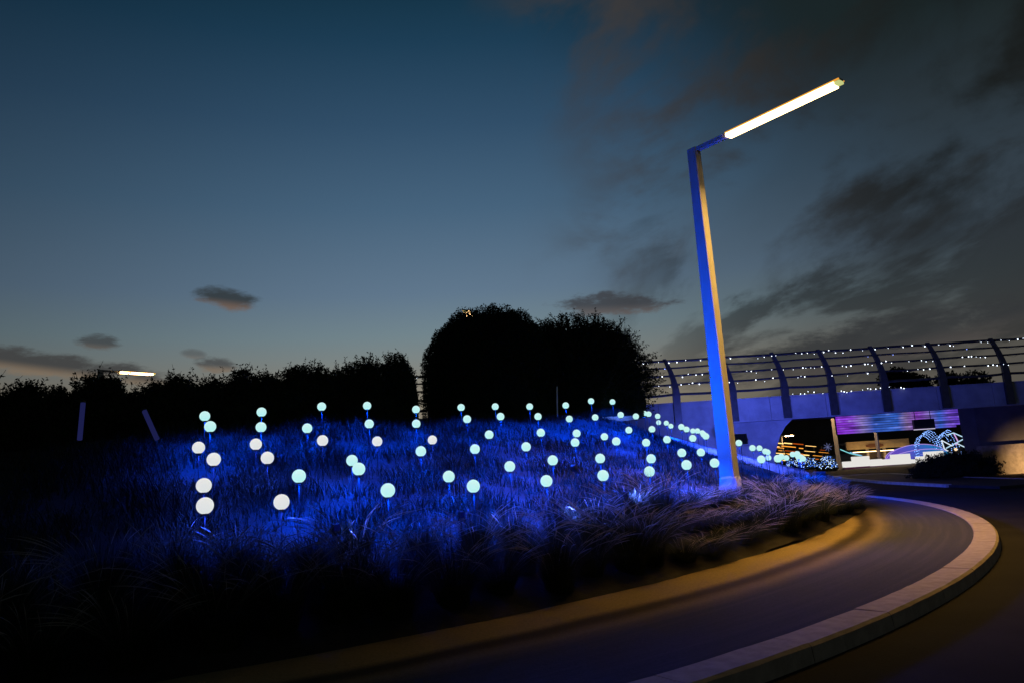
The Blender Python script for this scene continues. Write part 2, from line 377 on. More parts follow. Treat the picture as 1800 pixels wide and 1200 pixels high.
for s in range(7):
    n = 1500; rr = np.sqrt(rng.random(n)) * .17; ta = rng.random(n) * 6.283
    base = np.c_[rr * np.cos(ta), rr * np.sin(ta), np.zeros(n) - .05]; ndir = ta + rng.normal(0, .6, n)
    Vb, Fb = blades(base, ndir, rng.uniform(.5, .98, n), rng.uniform(.0012, .0026, n), rng.uniform(.2, 1.0, n) ** 1.2, 4)
    a_ = fastmesh('blades', Vb, Fb, m_grass, 3)
    n = 26; ta = rng.random(n) * 6.283; base = np.c_[.1 * np.cos(ta), .1 * np.sin(ta), np.zeros(n)]
    Lp = rng.uniform(.72, 1.08, n); bd = rng.uniform(.3, .75, n); nd = ta + rng.normal(0, .5, n)
    pm = MB()
    for k in range(n):
        cs = []
        for t in (.0, .4, .70, .80, .90, 1.0):
            out = Lp[k] * (bd[k] * t ** 1.9 + .1 * t); upz = Lp[k] * (t - bd[k] * .55 * t ** 2.4)
            cs.append((base[k, 0] + math.cos(nd[k]) * out, base[k, 1] + math.sin(nd[k]) * out, upz))
        pm.tube(cs, [.0010, .0010, .0013, .0040, .0034, .0006], 4, False)
    clump_meshes.append((a_, pm.mesh('seed_heads', m_plume)))
pc = 0
for row, (dr, st) in enumerate(((.42, .62), (1.02, .66), (1.72, .74))):
    th = R(-112)
    while th < R(4):
        r = r_edge(th) - dr + rnd.uniform(-.14, .14); x, y = pol(r, th)
        bm_, pm_ = clump_meshes[rnd.randrange(7)]
        pv = Vector((x, y, .6)) - CAM; kd = pv.dot(FW); sxp, syp = 900 + FPX * pv.dot(RT) / max(kd, .1), 600 - FPX * pv.dot(UP) / max(kd, .1)
        if (row == 2 and th > R(-22)) or kd < .5 or sxp < -130 or sxp > 1900 or syp > 1330:
            th += st * rnd.uniform(.8, 1.25) / r; continue
        wh_ = 'at far left of the globes' if sxp < 330 else 'below the white globes' if sxp < 560 else 'below the left mint globes' if sxp < 830 else 'below the middle mint globes' if sxp < 1120 else 'before the tall street lamp' if sxp < 1330 else 'right of the tall street lamp'
        c = thing('grass_clump', (x, y, gz(x, y)), f"arching grass clump in the {['apron-side', 'middle', 'uphill'][row]} row of edge planting, {wh_}", 'grass', f"{['apron-side', 'middle', 'uphill'][row]} row of grass clumps {wh_}")
        c.rotation_euler.z = rnd.uniform(0, 6.28); sc_ = rnd.uniform(.78, 1.12) * float(np.interp(math.degrees(th), [-32, -16], [1, .62])) * (.5 if 1170 < sxp < 1345 else 1); c.scale = (max(sc_, .85), max(sc_, .85), sc_ * rnd.uniform(.85, 1.1))
        obj('blades', bm_, c); obj('seed_heads', pm_, c)
        th += st * rnd.uniform(.8, 1.25) / r * (.72 if th > R(-42) else 1); pc += 1
n = 150000
th = rng.uniform(R(-112), R(32), n); rf = np.sqrt(rng.uniform(.32, 1, n))
re = np.array([r_edge(t) for t in th]); r = (re - 1.6) * rf
x = CX + r * np.cos(th); y = CY + r * np.sin(th); k = (y < 32.6)
# patchy density
pn = np.sin(x * 2.1 + 1.3 * np.sin(y * 1.7)) * np.sin(y * 1.9 + 1.1 * np.sin(x * 1.3)); k &= (rng.random(n) < .56 + .44 * pn)
x, y, pn = x[k], y[k], pn[k]; n = len(x)
base = np.c_[x, y, ground_z(np.c_[x, y]) - .03]
Vb, Fb = blades(base, rng.random(n) * 6.283, rng.uniform(.22, .48, n) * (1 + .5 * pn) * np.interp(np.arctan2(y - CY, x - CX), [R(-25), R(-8)], [1, .55]) * np.clip(np.hypot(x - 4.6, y - 16.6) / 2.0, .35, 1), rng.uniform(.005, .011, n), rng.uniform(.2, .8, n), 3)
tag(obj('grass', fastmesh('grass', Vb, Fb, m_grass2, 3)), 'low grass covering the mound between the glowing globes', 'grass', kind='stuff')

# ------------------------------------------------------------------ leafy masses
m_leaf = mat('leaf', (.018, .030, .014), .7, var=.5, vscale=4, base2=(.026, .034, .018), spec=.12)
m_leafd = mat('leaf_dark', (.016, .026, .014), .8, var=.5, vscale=3, spec=.08)
m_twig = mat('twig', (.06, .045, .03), .8)
def leaves(Pts, L, wr=.45, tilt=None):
    Pts = np.asarray(Pts); n = len(Pts); L = np.broadcast_to(L, (n,)) * rng.uniform(.65, 1.3, n)
    d = rng.normal(size=(n, 3)); d /= np.linalg.norm(d, axis=1)[:, None]
    if tilt is not None: d = d + tilt; d /= np.linalg.norm(d, axis=1)[:, None]
    q = rng.normal(size=(n, 3)); s = np.cross(d, q); s /= np.linalg.norm(s, axis=1)[:, None]
    Vv = np.stack([Pts, Pts + d * (L * .45)[:, None] + s * (L * wr * .5)[:, None], Pts + d * L[:, None], Pts + d * (L * .45)[:, None] - s * (L * wr * .5)[:, None]], 1).reshape(-1, 3)
    return Vv, np.arange(n * 4).reshape(-1, 4)
def sprigs(root, dirs, L, nleaf, droop=.2, jit=.02):
    """leaf points along curved shoots; returns leaf pts, shoot polylines"""
    pts = []; lines = []
    for p, d, l in zip(root, dirs, L):
        p = np.array(p); d = np.array(d) / np.linalg.norm(d); ts = np.linspace(0, 1, 5)
        sid = rng.normal(size=3) * .15
        line = [p + (d + sid * t) * l * t - np.array([0, 0, droop * l * t * t]) for t in ts]; lines.append(line)
        for t in rng.uniform(.1, 1.0, nleaf):
            pts.append(p + (d + sid * t) * l * t - np.array([0, 0, droop * l * t * t]) + rng.normal(0, jit, 3))
    return pts, lines

# hedge along the crest
HC = [(-200, 676, 13.4), (-60, 672, 14.6), (0, 676, 15.2), (60, 676, 15.6), (120, 668, 16.1), (180, 662, 16.6), (240, 664, 17.0), (300, 664, 17.5), (360, 660, 18.0), (420, 656, 18.6), (470, 648, 19.2),
      (520, 646, 19.8), (570, 640, 20.5), (620, 638, 21.2), (670, 634, 22.0), (690, 628, 22.3), (708, 640, 22.6)]
hp = [at_y(a_, b_ + float(np.interp(a_, [0, 450, 700], [15, 12, 6])), c_) for a_, b_, c_ in HC]
hx = np.array([p.x for p in hp]); hy = np.array([p.y for p in hp]); hz = np.array([p.z for p in hp])
hedge = thing('hedge', (hp[8].x, hp[8].y, gz(hp[8].x, hp[8].y)), 'long dark leafy hedge with shaggy top along the mound crest under the dusk sky', 'hedge')
s_ = np.linspace(0, 1, 160); tt = np.linspace(0, 1, len(hx)); lx = np.interp(s_, tt, hx); ly = np.interp(s_, tt, hy); lz = np.interp(s_, tt, hz)
wob = .13 * np.sin(s_ * 47) + .09 * np.sin(s_ * 113 + 1) + .05 * rng.normal(size=160)
lz = lz + wob; nxv = np.gradient(lx); nyv = np.gradient(ly); ln = np.hypot(nxv, nyv); fx, fy = nyv / ln, -nxv / ln    # towards the camera
core = MB(); prof = [(.62, .0), (.66, .45), (.5, .78), (.15, .90), (-.4, .8), (-.5, 0)]; vs = []
for i in range(160):
    b = gz(lx[i], ly[i]) - .1; h = lz[i] - b
    for o_, f_ in prof: vs.append((lx[i] + fx[i] * o_, ly[i] + fy[i] * o_, b + h * f_))
core.add(vs, [(i * 6 + j, i * 6 + j + 1, (i + 1) * 6 + j + 1, (i + 1) * 6 + j) for i in range(159) for j in range(5)])
core.build('branch_mass', m_leafd, hedge)
n = 62000; f = rng.random(n) * 159; i0 = f.astype(int); fr = f - i0; i1 = np.minimum(i0 + 1, 159)
LX = lx[i0] * (1 - fr) + lx[i1] * fr; LY = ly[i0] * (1 - fr) + ly[i1] * fr; LZ = lz[i0] * (1 - fr) + lz[i1] * fr; LB = ground_z(np.c_[LX, LY])
v_ = rng.random(n) ** .7; hh = LB + (LZ - LB) * (v_ * 1.0); wd = .72 * np.sqrt(np.clip(1 - np.clip((v_ - .45) / .6, 0, 1) ** 2, .02, 1))
o_ = wd * (1 - rng.random(n) ** 2 * .6); o_ = np.where((v_ > .75) & (rng.random(n) < .5), o_ * rng.uniform(-1, 1, n), o_)
lump = .09 * np.sin(LX * 3.1 + v_ * 5) * np.sin(v_ * 9 + LX)
HPts = np.c_[LX + fx[i0] * (o_ + lump), LY + fy[i0] * (o_ + lump), hh + rng.normal(0, .03, n)]
k = 900; f = rng.random(k) * 158; i0 = f.astype(int)
roots = np.c_[lx[i0] + fx[i0] * rng.uniform(-.3, .3, k), ly[i0] + fy[i0] * rng.uniform(-.3, .3, k), lz[i0] - .16]
sp, sl = sprigs(roots, np.c_[rng.normal(0, .35, k), rng.normal(0, .35, k), np.ones(k)], rng.uniform(.10, .36, k) * (1 + .6 * (rng.random(k) < .15)), 13, .1)
Vv, Ff = leaves(np.r_[HPts, np.array(sp)], .075)
Vv -= np.array(hedge.location); obj('foliage', fastmesh('foliage', Vv, Ff, m_leaf, 4), hedge)
tw = MB()
for l in sl: tw.tube(l, .004, 3, False)
tw.build('shoots', m_twig, hedge)['kind'] = 'stuff'

def bush(name, label, cat, px0, px1, pytop, pybase, Yd, nleaf, leafsize, shoots, rag, sq=2.6, lumps=.05, mt=None):
    pl = at_y(px0, pybase, Yd); pr = at_y(px1, pybase, Yd); pt = at_y((px0 + px1) / 2, pytop, Yd)
    cx, rx = (pl.x + pr.x) / 2, (pr.x - pl.x) / 2; zb = gz(cx, min(Yd, 32)) - .05; H_ = pt.z - zb; ry = rx * .8
    t = thing(name, (cx, Yd, zb), label, cat)
    # superellipsoid shell points
    def shell(n, rr=1.0):
        th = rng.random(n) * 6.283; ph = np.arcsin(rng.random(n) ** .8)
        c, s = np.cos(ph) ** (2 / sq), np.sin(ph) ** (2 / sq)
        lum = 1 + lumps * (np.sin(th * 5 + ph * 7) + np.sin(th * 9 - ph * 11 + 2)) + rng.normal(0, .008, n)
        return np.c_[cx + rx * rr * lum * c * np.cos(th), Yd + ry * rr * lum * c * np.sin(th), zb + H_ * rr * lum * s], th, ph
    Pt, _, _ = shell(nleaf); dep = 1 - rag * rng.random(nleaf) ** 2
    C0 = np.array([cx, Yd, zb + H_ * .3]); Pt = C0 + (Pt - C0) * dep[:, None]
    # core
    cm = MB(); nu, nv_ = 40, 16; vs = []
    for i in range(nv_ + 1):
        ph = math.pi / 2 * i / nv_; c, s = max(math.cos(ph), 0) ** (2 / sq), math.sin(ph) ** (2 / sq)
        for j in range(nu):
            th = 6.2832 * j / nu; lum = (1 + lumps * (math.sin(th * 5 + ph * 7) + math.sin(th * 9 - ph * 11 + 2))) * (.985 - rag * .55)
            vs.append((cx + rx * lum * c * math.cos(th), Yd + ry * lum * c * math.sin(th), zb + H_ * lum * s))
    cm.add(vs, [(i * nu + j, i * nu + (j + 1) % nu, (i + 1) * nu + (j + 1) % nu, (i + 1) * nu + j) for i in range(nv_) for j in range(nu)])
    cr = cm.build('crown', mt or m_leafd, t, True)
    allp = Pt
    if shoots:
        rt_, th, ph = shell(shoots[0], .93); up = ph > shoots[3]; rt_, th, ph = rt_[up], th[up], ph[up]
        dirs = np.c_[np.cos(th) * np.cos(ph) * 1.1, np.sin(th) * np.cos(ph) * .6, np.sin(ph) + .5]
        sp, sl = sprigs(rt_, dirs, rng.uniform(shoots[1] * .4, shoots[1], len(rt_)), shoots[2], .35, .03)
        allp = np.r_[Pt, np.array(sp)]; tm = MB()
        for l in sl: tm.tube(l, [.008, .007, .006, .004, .002], 3, False)
        tm.build('shoots', m_twig, t)['kind'] = 'stuff'
    Vv, Ff = leaves(allp, leafsize); Vv -= np.array(t.location)
    obj('foliage', fastmesh('foliage', Vv, Ff, mt or m_leaf, 4), t)
    tm = MB(); tm.tube([(cx, Yd, zb - .1), (cx, Yd, zb + H_ * .5)], [.12, .06], 8); tm.build('trunk', m_twig, t)
    return t
bush('clipped_shrub', 'big clipped dome-shaped shrub standing dark against the sky', 'shrub', 741, 990, 546, 715, 26, 46000, .085, (620, .30, 10, .1), .10, 2.6, .026)
bush('tall_shrub', 'shaggy dark shrub with feathery shoots beside the bridge railing', 'shrub', 885, 1144, 570, 705, 28.3, 30000, .085, (1000, 1.05, 34, .1), .17, 2.6, .04)
# small leafy sprigs standing off the clipped dome
# ------------------------------------------------------------------ bridge
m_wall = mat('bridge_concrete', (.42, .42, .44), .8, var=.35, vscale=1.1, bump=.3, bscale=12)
m_steel = mat('railing_steel', (.10, .10, .11), .45, metal=.6, var=.3, vscale=5)
BY = 33.0; WT = 4.2; FB = 3.2; SOF = 3.85; XL, XR = -16.0, 36.0
br = thing('bridge', (7, BY, 0), 'low concrete road bridge with curved-post railing strung with lights', 'bridge')
px0_ = XL
while px0_ < XR - .1:                                  # precast parapet panels with open joints
    px1_ = min(px0_ + 2.48, XR); MB().box((px0_ + .012, BY + rnd.uniform(0, .006), FB), (px1_ - .012, BY + .42, WT)).build('parapet_panel', m_wall, br)
    MB().box((px0_ + .008, BY - .05, WT + .003), (px1_ - .008, BY + .47, WT + .05)).build('coping_stone', m_wall, br); px0_ = px1_
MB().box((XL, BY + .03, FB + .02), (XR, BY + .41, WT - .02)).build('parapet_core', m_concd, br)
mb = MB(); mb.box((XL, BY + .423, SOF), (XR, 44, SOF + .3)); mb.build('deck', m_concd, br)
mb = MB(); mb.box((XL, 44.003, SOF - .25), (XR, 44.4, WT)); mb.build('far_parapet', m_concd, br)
xs = at_y(1290, 760, BY).x
mb = MB(); mb.box((XL, BY + .01, 0), (xs, 44, FB - .003)); mb.build('abutment_wall', m_wall, br)
q = [at_y(a_, b_, BY + .6) for a_, b_ in ((1392, 737), (1381, 748), (1372, 764), (1366, 784), (1362, 806), (1361, 835))]
mb = MB(); mb.prism_xz([(xs + .004, -.05), (xs + .004, SOF - .003)] + [(q[0].x + .25, SOF - .003)] + [(p.x, p.z) for p in q] + [(q[-1].x, -.05)], BY + .6, 43.99)
mb.build('haunched_abutment', m_wall, br)
# right side: abutment, set further back
q = [at_y(a_, b_, 38.6) for a_, b_ in ((1712, 722), (1715, 738), (1718, 756), (1722, 776), (1727, 800), (1732, 830))]
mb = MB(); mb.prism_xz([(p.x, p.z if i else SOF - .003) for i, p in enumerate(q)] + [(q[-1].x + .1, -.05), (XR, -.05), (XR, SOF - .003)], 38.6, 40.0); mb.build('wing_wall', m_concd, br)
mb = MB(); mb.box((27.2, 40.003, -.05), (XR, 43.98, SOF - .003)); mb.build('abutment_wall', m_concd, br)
m_tan = mat('tan_stone', (.44, .36, .26), .85, var=.35, vscale=5, bump=.4, bscale=22)
p0, p1 = at_y(1727, 783, 38.1), at_y(1737, 831, 38.1)
mb = MB(); mb.prism_xz([(p0.x, p0.z), (p1.x - .3, -.05), (XR, -.05), (XR, p0.z + .02)], 38.1, 38.597); mb.build('plinth_wall', m_tan, br)
# posts: two curved plates each, fixed to the wall face
ps = [(-.03, -1.0), (-.03, 0), (-.02, .25), (-.02, .6), (-.07, 1.0), (-.16, 1.4), (-.28, 1.75), (-.37, 1.98)]
HW = [.16, .16, .17, .145, .12, .10, .085, .068]
def lean(h): return float(np.interp(h, [p[1] for p in ps], [p[0] for p in ps]))
pm = MB()
for yy in (-.13, -.05):
    n = len(ps); vs = []
    for (dx, h), w in zip(ps, HW):
        iy = -max(h - .5, 0) * -.10
        for sx_ in (-w, w):
            vs += [(dx + sx_, yy + iy, h), (dx + sx_, yy + .045 + iy, h)]
    fs = []
    for i in range(n - 1):
        a0, b0 = 4 * i, 4 * i + 4
        fs += [(a0, a0 + 2, b0 + 2, b0), (a0 + 1, b0 + 1, b0 + 3, a0 + 3), (a0, b0, b0 + 1, a0 + 1), (a0 + 2, a0 + 3, b0 + 3, b0 + 2)]
    fs += [(0, 1, 3, 2), (4 * n - 4, 4 * n - 2, 4 * n - 1, 4 * n - 3)]
    pm.add(vs, fs)
post_me = pm.mesh('post', m_steel)
postx = [7.17, 9.68, 12.0, 14.1, 16.45, 19.05, 21.9, 24.6, 27.3]
px_ = 7.17
while px_ > XL + 3: px_ -= 2.48; postx.append(px_)
for x in postx:
    o = obj('post', post_me, br); o.location = (x - 7, 0, WT + .05)
RH = [1.88, 1.56, 1.21, .80, .36]
rails = []
for i, h in enumerate(RH):
    mb = MB(); y0 = BY - .06 + max(h - .5, 0) * .10; pts = []
    for k in range(0, 105):
        x = XL + (XR - XL) * k / 104; ph = (x - 7.17) / 2.48
        sag = .012 * math.sin(x * 1.7 + i) + (.035 * abs(math.sin(ph * math.pi)) if i == 4 else 0)
        pts.append((x + lean(h), y0, WT + .05 + h - sag))
    mb.tube(pts, [.058, .04, .045, .048, .06][i], 6); mb.build('rail', m_steel, br); rails.append(pts)
# strings of small lights along the rails
m_bulb = emit('bulb_white', (.75, .85, 1), 5.0); m_bulbb = emit('bulb_blue', (.25, .35, 1), 4.0); m_wire = mat('wire', (.03, .03, .03), .6)
for nm, pts, dz, gapm, mt, dens_ in (('top rail', rails[0], -.06, .27, m_bulb, .62), ('third rail', rails[2], -.05, .25, m_bulb, .5), ('fourth rail', rails[3], -.05, .27, m_bulb, .5),
                               ('second rail', rails[1], -.05, .5, m_bulbb, .3), ('coping', [(x, BY - .03, WT + .09) for x in np.arange(11.8, 18, .2)], 0, .2, m_bulb, .75)):
    Pn = [Vector(p) for p in pts]; t = thing('string_lights', Pn[len(Pn) // 2], f'string of tiny white and blue bulbs along the bridge {nm}', 'string lights')
    bl = MB(); wr = MB(); x = Pn[0].x + .5; wl = []
    while x < Pn[-1].x - .3:
        z = float(np.interp(x, [p.x for p in Pn], [p.z for p in Pn])) + dz + .03 * math.sin(x * 5) + rnd.uniform(-.05, .05); yq = Pn[0].y - .07
        wl.append((x, yq, z))
        if rnd.random() < dens_: bl.sphere((x, yq - .01, z), rnd.choice([.012, .016, .02, .024]), 6, 4)
        x += gapm * rnd.uniform(.5, 1.4)
    wr.tube(wl, .006, 3, False); wr.build('cord', m_wire, t); b_ = bl.build('bulbs', mt, t); b_['kind'] = 'stuff'
# sloping concrete edging at the foot of the bridge wall
e0, e1_, e2 = at_y(1172, 766, 29.5), at_y(1290, 796, 29.5), at_y(1422, 828, 29.4)
ed = bpy.data.objects.new('sloping_edging', None); COL.objects.link(ed); ed.location = e0
tag(ed, 'pale concrete edging sloping down the mound below the bridge wall', kind='structure')
mE = mat('edging_concrete', (.5, .49, .5), .8, var=.5, vscale=5, bump=.3, bscale=20)
Ke = 9
for i in range(Ke):
    a_, b_ = i / Ke, (i + .985) / Ke
    f_ = lambda t: (e0.lerp(e1_, t * 2) if t < .5 else e1_.lerp(e2, t * 2 - 1))
    A, B = f_(a_), f_(b_); mb = MB(); vs = []
    for p in (A, B): vs += [(p.x, p.y - .12, p.z - .5), (p.x, p.y, p.z - .04 + rnd.uniform(-.015, .015)), (p.x, p.y + .5, p.z + .06), (p.x, p.y + .5, p.z - .5)]
    mb.add(vs, [(0, 1, 5, 4), (1, 2, 6, 5), (2, 3, 7, 6), (0, 3, 2, 1), (4, 5, 6, 7)]); mb.build('edging_slab', mE, ed)

# ------------------------------------------------------------------ street lamps
m_pole = mat('painted_pole', (.40, .40, .40), .5, var=.12, vscale=3, bump=.05, bscale=20)
m_lens = emit('lamp_lens', (1, .66, .27), 9.0)
m_house = mat('lamp_housing', (.55, .5, .42), .4)
m_halo = emit('amber_halo', (1, .42, .05), .9)  # glowing strips stand in for the orange halo round the lamp head
def street_lamp(base, tipdir, ztop, label, group='linear street lamps', arm=.98, head=2.72, base_w=.43, top_w=.24, th=.22, wrap=False, lens=None, hw=.15, watts=0):
    base = Vector(base); t = thing('street_lamp', base, label, 'street lamp', group)
    d = Vector((tipdir[0], tipdir[1], 0)).normalized(); s = Vector((-d.y, d.x, 0)); up = Vector((0, 0, 1))
    top = Vector((base.x, base.y, ztop)); mb = MB(); vs = []
    for z, w in ((base.z - .3, base_w), (ztop + .05, top_w)):
        c = Vector((base.x, base.y, z))
        # rear edge upright, front edge tapers
        b_ = .012
        o = [(-w / 2, -th / 2 + b_), (-w / 2 + b_, -th / 2), (w / 2 - b_, -th / 2), (w / 2, -th / 2 + b_), (w / 2, th / 2 - b_), (w / 2 - b_, th / 2), (-w / 2 + b_, th / 2), (-w / 2, th / 2 - b_)]
        vs += [c + d * a_ + s * q_ for a_, q_ in o]
    mb.add(vs, [tuple(range(8))[::-1], tuple(range(8, 16))] + [(i, (i + 1) % 8, (i + 1) % 8 + 8, i + 8) for i in range(8)])
    mb.build('pole', m_pole, t)
    mb = MB(); c0 = top + d * (top_w / 2 + .003); mb.obox(c0 + d * (arm / 2 - .06), d, s, up, arm / 2 - .06, .065, .05); mb.build('arm', m_pole, t)
    h0 = top + d * arm; c = h0 + d * (head / 2)
    mb = MB(); mb.obox(c + up * .035, d, s, up, head / 2, hw - .02, .022); hh = mb.build('lamp_housing', m_house, t)
    mb = MB(); mb.obox(c - d * .06 - up * .030, d, s, up, head / 2 - .065, hw, .042); mb.build('lens', lens or m_lens, hh)
    if watts:                                  # the row of LEDs behind the lens
        for k in range(5):
            lp = h0 + d * (head * (k + .5) / 5) - up * .09
            spot(t, lp, lp - up, watts / 5, (1, .55, .115), 114, 1.0, .06)
    for q_ in (-1, 1): MB().obox(c + s * (q_ * (hw - .002)) + up * .027, d, s, up, head / 2, .016, .0125).build('halo_strip', m_halo, hh)
    mb = MB(); mb.obox(h0 + d * (head + .0) - d * .06 - up * .02, d, s, up, .058, hw - .017, .026); mb.build('end_cap', emit('end_diffuser', (.75, .80, .30), .75), hh)
    if wrap:
        mb = MB(); vs = []; n = 14
        for k, (z, r_) in enumerate(((-.05, 1.12), (.10, 1.22), (.22, 1.10), (.32, 1.06), (.36, 1.0))):
            for j in range(n):
                a_ = 6.2832 * j / n; w = base_w / 2 * r_; e = th / 2 * r_
                ca, sa = math.cos(a_), math.sin(a_); ca = math.copysign(abs(ca) ** .4, ca); sa = math.copysign(abs(sa) ** .4, sa)
                jt = 1 + rnd.uniform(-.05, .07)
                vs.append(base + d * (ca * (w + .012) * jt) + s * (sa * (e + .012) * jt) + up * (z + rnd.uniform(-.03, .03)))
        mb.add(vs, [(i * n + j, i * n + (j + 1) % n, (i + 1) * n + (j + 1) % n, (i + 1) * n + j) for i in range(4) for j in range(n)])
        mb.build('base_cover', mat('base_cover', (.42, .42, .42), .6, bump=.5, bscale=18), t)
    return t
m_lens3 = emit('lamp_lens_dim', (1, .60, .25), 12.0)
PY = 17.1; pt_ = at_y(1221, 266, PY); pb_ = at_y(1285, 876, PY); tip_ = at_z(1481, 141, pt_.z + .02); dv_ = tip_ - pt_
LB_ = Vector(((pt_.x + pb_.x) / 2, PY, gz(pb_.x, PY)))
street_lamp(LB_, (dv_.x, dv_.y), pt_.z, 'tall tapered street lamp with bright linear head overhanging the paved apron', wrap=True, arm=dv_.length * .265, head=dv_.length * .735, base_w=.41, top_w=.25, th=.215, hw=.103, watts=4300)
a_, b_ = at_z(210, 653, 8.5), at_z(272, 657, 8.5); d = (b_ - a_); L_ = d.length; d.normalize()
street_lamp((a_ - d * 1.0 - Vector((0, 0, 8.5))), d, 8.5, 'distant street lamp whose lit bar shows above the left hedge', head=L_, lens=m_lens3)
a_ = at_y(819, 553, 36.5)
street_lamp(Vector((a_.x + .25, 39.2, WT - .05)), (-.10, -1), a_.z + .22, 'short street lamp on the bridge peeping over the clipped dome shrub', head=1.7, arm=.9, lens=m_lens3)
m_lens2 = emit('lamp_lens_far', (1, .60, .25), 120.0)
a_ = at_y(1374, 800, 100); t_ = at_y(1371, 766, 100)
street_lamp((t_.x, 100, 0), (1, -.5), t_.z, 'farthest small street lamp seen through the bridge opening above the amber lights', base_w=.55, top_w=.5, th=.5, head=1.1, arm=.7, lens=m_lens2)
a_ = at_y(1476, 822, 67); street_lamp((a_.x, 67, 0), (-.45, -.9), 6.6, 'stout tan lamp post beside the white light boxes beyond the bridge', base_w=.46, top_w=.36, th=.34, lens=m_lens2)
a_ = at_y(1545, 799, 78); street_lamp((a_.x, 78, 0), (-.7, -.7), 6.9, 'slim tan lamp post in front of the canopy fascia beyond the bridge', base_w=.34, top_w=.28, th=.28, lens=m_lens2)

# ------------------------------------------------------------------ glowing globes on stakes
def globe_mat(name, c0, c1):
    M = bpy.data.materials.new(name); M.use_nodes = True; q = G(M.node_tree); M.node_tree.nodes.clear()
    t = q.n('ShaderNodeTexCoord').outputs['Object']; s = q.n('ShaderNodeSeparateXYZ'); q.link(t, s.inputs[0])
    nz = q.noise(t, 7, 3, .5)
    f = q.step(q.m('ADD', q.m('MULTIPLY', s.outputs[2], 4.0), q.m('MULTIPLY', nz, .7)), -.3, 1.0)
    e = q.n('ShaderNodeEmission'); q.link(q.mix(f, c0, c1), e.inputs[0]); e.inputs[1].default_value = 1.0
    o = q.n('ShaderNodeOutputMaterial'); q.link(e.outputs[0], o.inputs[0]); return M
m_mint = globe_mat('mint_globe', (.42, .86, .86), (.62, .90, .89)); m_white = globe_mat('white_globe', (.68, .73, .75), (.80, .80, .78))
gme = MB().sphere((0, 0, 0), .1, 24, 16).mesh('globe', m_mint, True); gmw = gme.copy(); gmw.materials[0] = m_white
m_stake = mat('stake', (.012, .012, .014), .6, spec=.1); m_coll = mat('collar', (.04, .04, .045), .5)
coll = MB().tube([(0, 0, -.125), (0, 0, -.1), (0, 0, -.088)], [.018, .03, .045], 10).mesh('collar', m_coll)
stk = MB().tube([(0, 0, 0), (0, 0, 1)], .0075, 6).mesh('stake', m_stake)
BLUE = (.0, .05, 1.0)
LPT = bpy.data.lights.new('blue_led', 'SPOT'); LPT.energy = 180; LPT.color = BLUE; LPT.shadow_soft_size = .02
LPS = bpy.data.lights.new('blue_led_small', 'SPOT'); LPS.energy = 115; LPS.color = BLUE; LPS.shadow_soft_size = .02
LPW = bpy.data.lights.new('blue_led_dim', 'SPOT'); LPW.energy = 45; LPW.color = (.02, .07, 1); LPW.shadow_soft_size = .02
for L_ in (LPT, LPS, LPW): L_.spot_size = R(174); L_.spot_blend = .45      # collar shines down the stake
RN = {1: 'topmost row', 2: 'second row', 3: 'third row', 4: 'fourth row', 5: 'fifth row', 6: 'lowest row', }
for r, i, p in ORBS:
    zg = gz(p.x, p.y); wh = (r, i) in WHITE; cw = 'white' if wh else 'mint'
    if r <= 6: lab = f'{cw} globe on a stake, {ORD[i + 1]} from left in the {RN[r]} of the mound'
    elif r == 7: lab = f'small {cw} globe, {ORD[i + 1]} from left in the string before the bridge wall'
    else: lab = f'small {cw} globe, {ORD[i + 1]} from left in the cluster right of the tall lamp'
    if p.z - zg < .28: zg = p.z - .28
    t = thing('globe_light', (p.x, p.y, zg), lab, 'globe light', 'glowing globes on stakes on the mound')
    lx_, ly_ = rnd.gauss(0, .05), rnd.gauss(0, .05); h = p.z - zg
    o = obj('globe', gmw if wh else gme, t); o.location = (0, 0, h); o.rotation_euler = (0, 0, rnd.uniform(0, 6))
    c = obj('collar', coll, t); c.location = (0, 0, h)
    s = obj('stake', stk, t); s.location = (-lx_ * .0, 0, -.12); s.scale = (1, 1, h - .09 + .09)
    L = bpy.data.objects.new('led', LPW if wh else LPS if (r > 6 or (r, i) == (6, 8)) else LPT); COL.objects.link(L); L.parent = t; L.location = (.03, -.09, h - .12)

# ------------------------------------------------------------------ blue floodlights
m_black = mat('black_metal', (.03, .03, .035), .5); m_blue = emit('flood_lens', (.02, .05, 1), .06)
def flood(loc, target, power, label, angle=80, size=.14, col=BLUE):
    loc = Vector(loc); t = thing('floodlight', (loc.x, loc.y, gz(loc.x, loc.y)), label, 'floodlight', 'blue floodlights in the grass')
    d = (Vector(target) - loc).normalized(); s = d.cross(Vector((0, 0, 1))).normalized(); u_ = s.cross(d)
    mb = MB(); mb.obox(loc, s, d, u_, size, size * .28, size * .75)
    for k in range(-3, 4): mb.obox(loc - d * (size * .36) + s * (k * size * .27), s, d, u_, size * .05, size * .09, size * .6)
    hs = mb.build('housing', m_black, t)
    mb = MB(); mb.obox(loc + d * (size * .28 + .006), s, d, u_, size * .85, .004, size * .6); mb.build('lens', m_blue, hs)
    mb = MB(); b0 = Vector((loc.x, loc.y, gz(loc.x, loc.y) - .05))
    mb.tube([loc + s * (size + .02), loc + s * (size + .02) - u_ * size, loc - s * (size + .02) - u_ * size, loc - s * (size + .02)], .012, 6); mb.tube([b0, loc - u_ * size], .014, 6)
    mb.build('bracket', m_black, t)
    spot(t, loc + d * (size * .28 + .03), target, power, col, angle, 1.0, size * .6)
    return t
def gp(x, y, dz): return Vector((x, y, gz(x, y) + dz))
flood(gp(LB_.x - 3.6, PY - 1.55, .36), (LB_.x, PY, 4.4), 2700, 'blue floodlight in the grass aimed at the tall street lamp', 92, .10, (.0, .075, 1))
p = at_y(1301, 771, 26.5); flood(p, (10.5, 33, 3.2), 2500, 'black floodlight box standing just right of the tall street lamp', 110, .24, (.085, .13, 1))
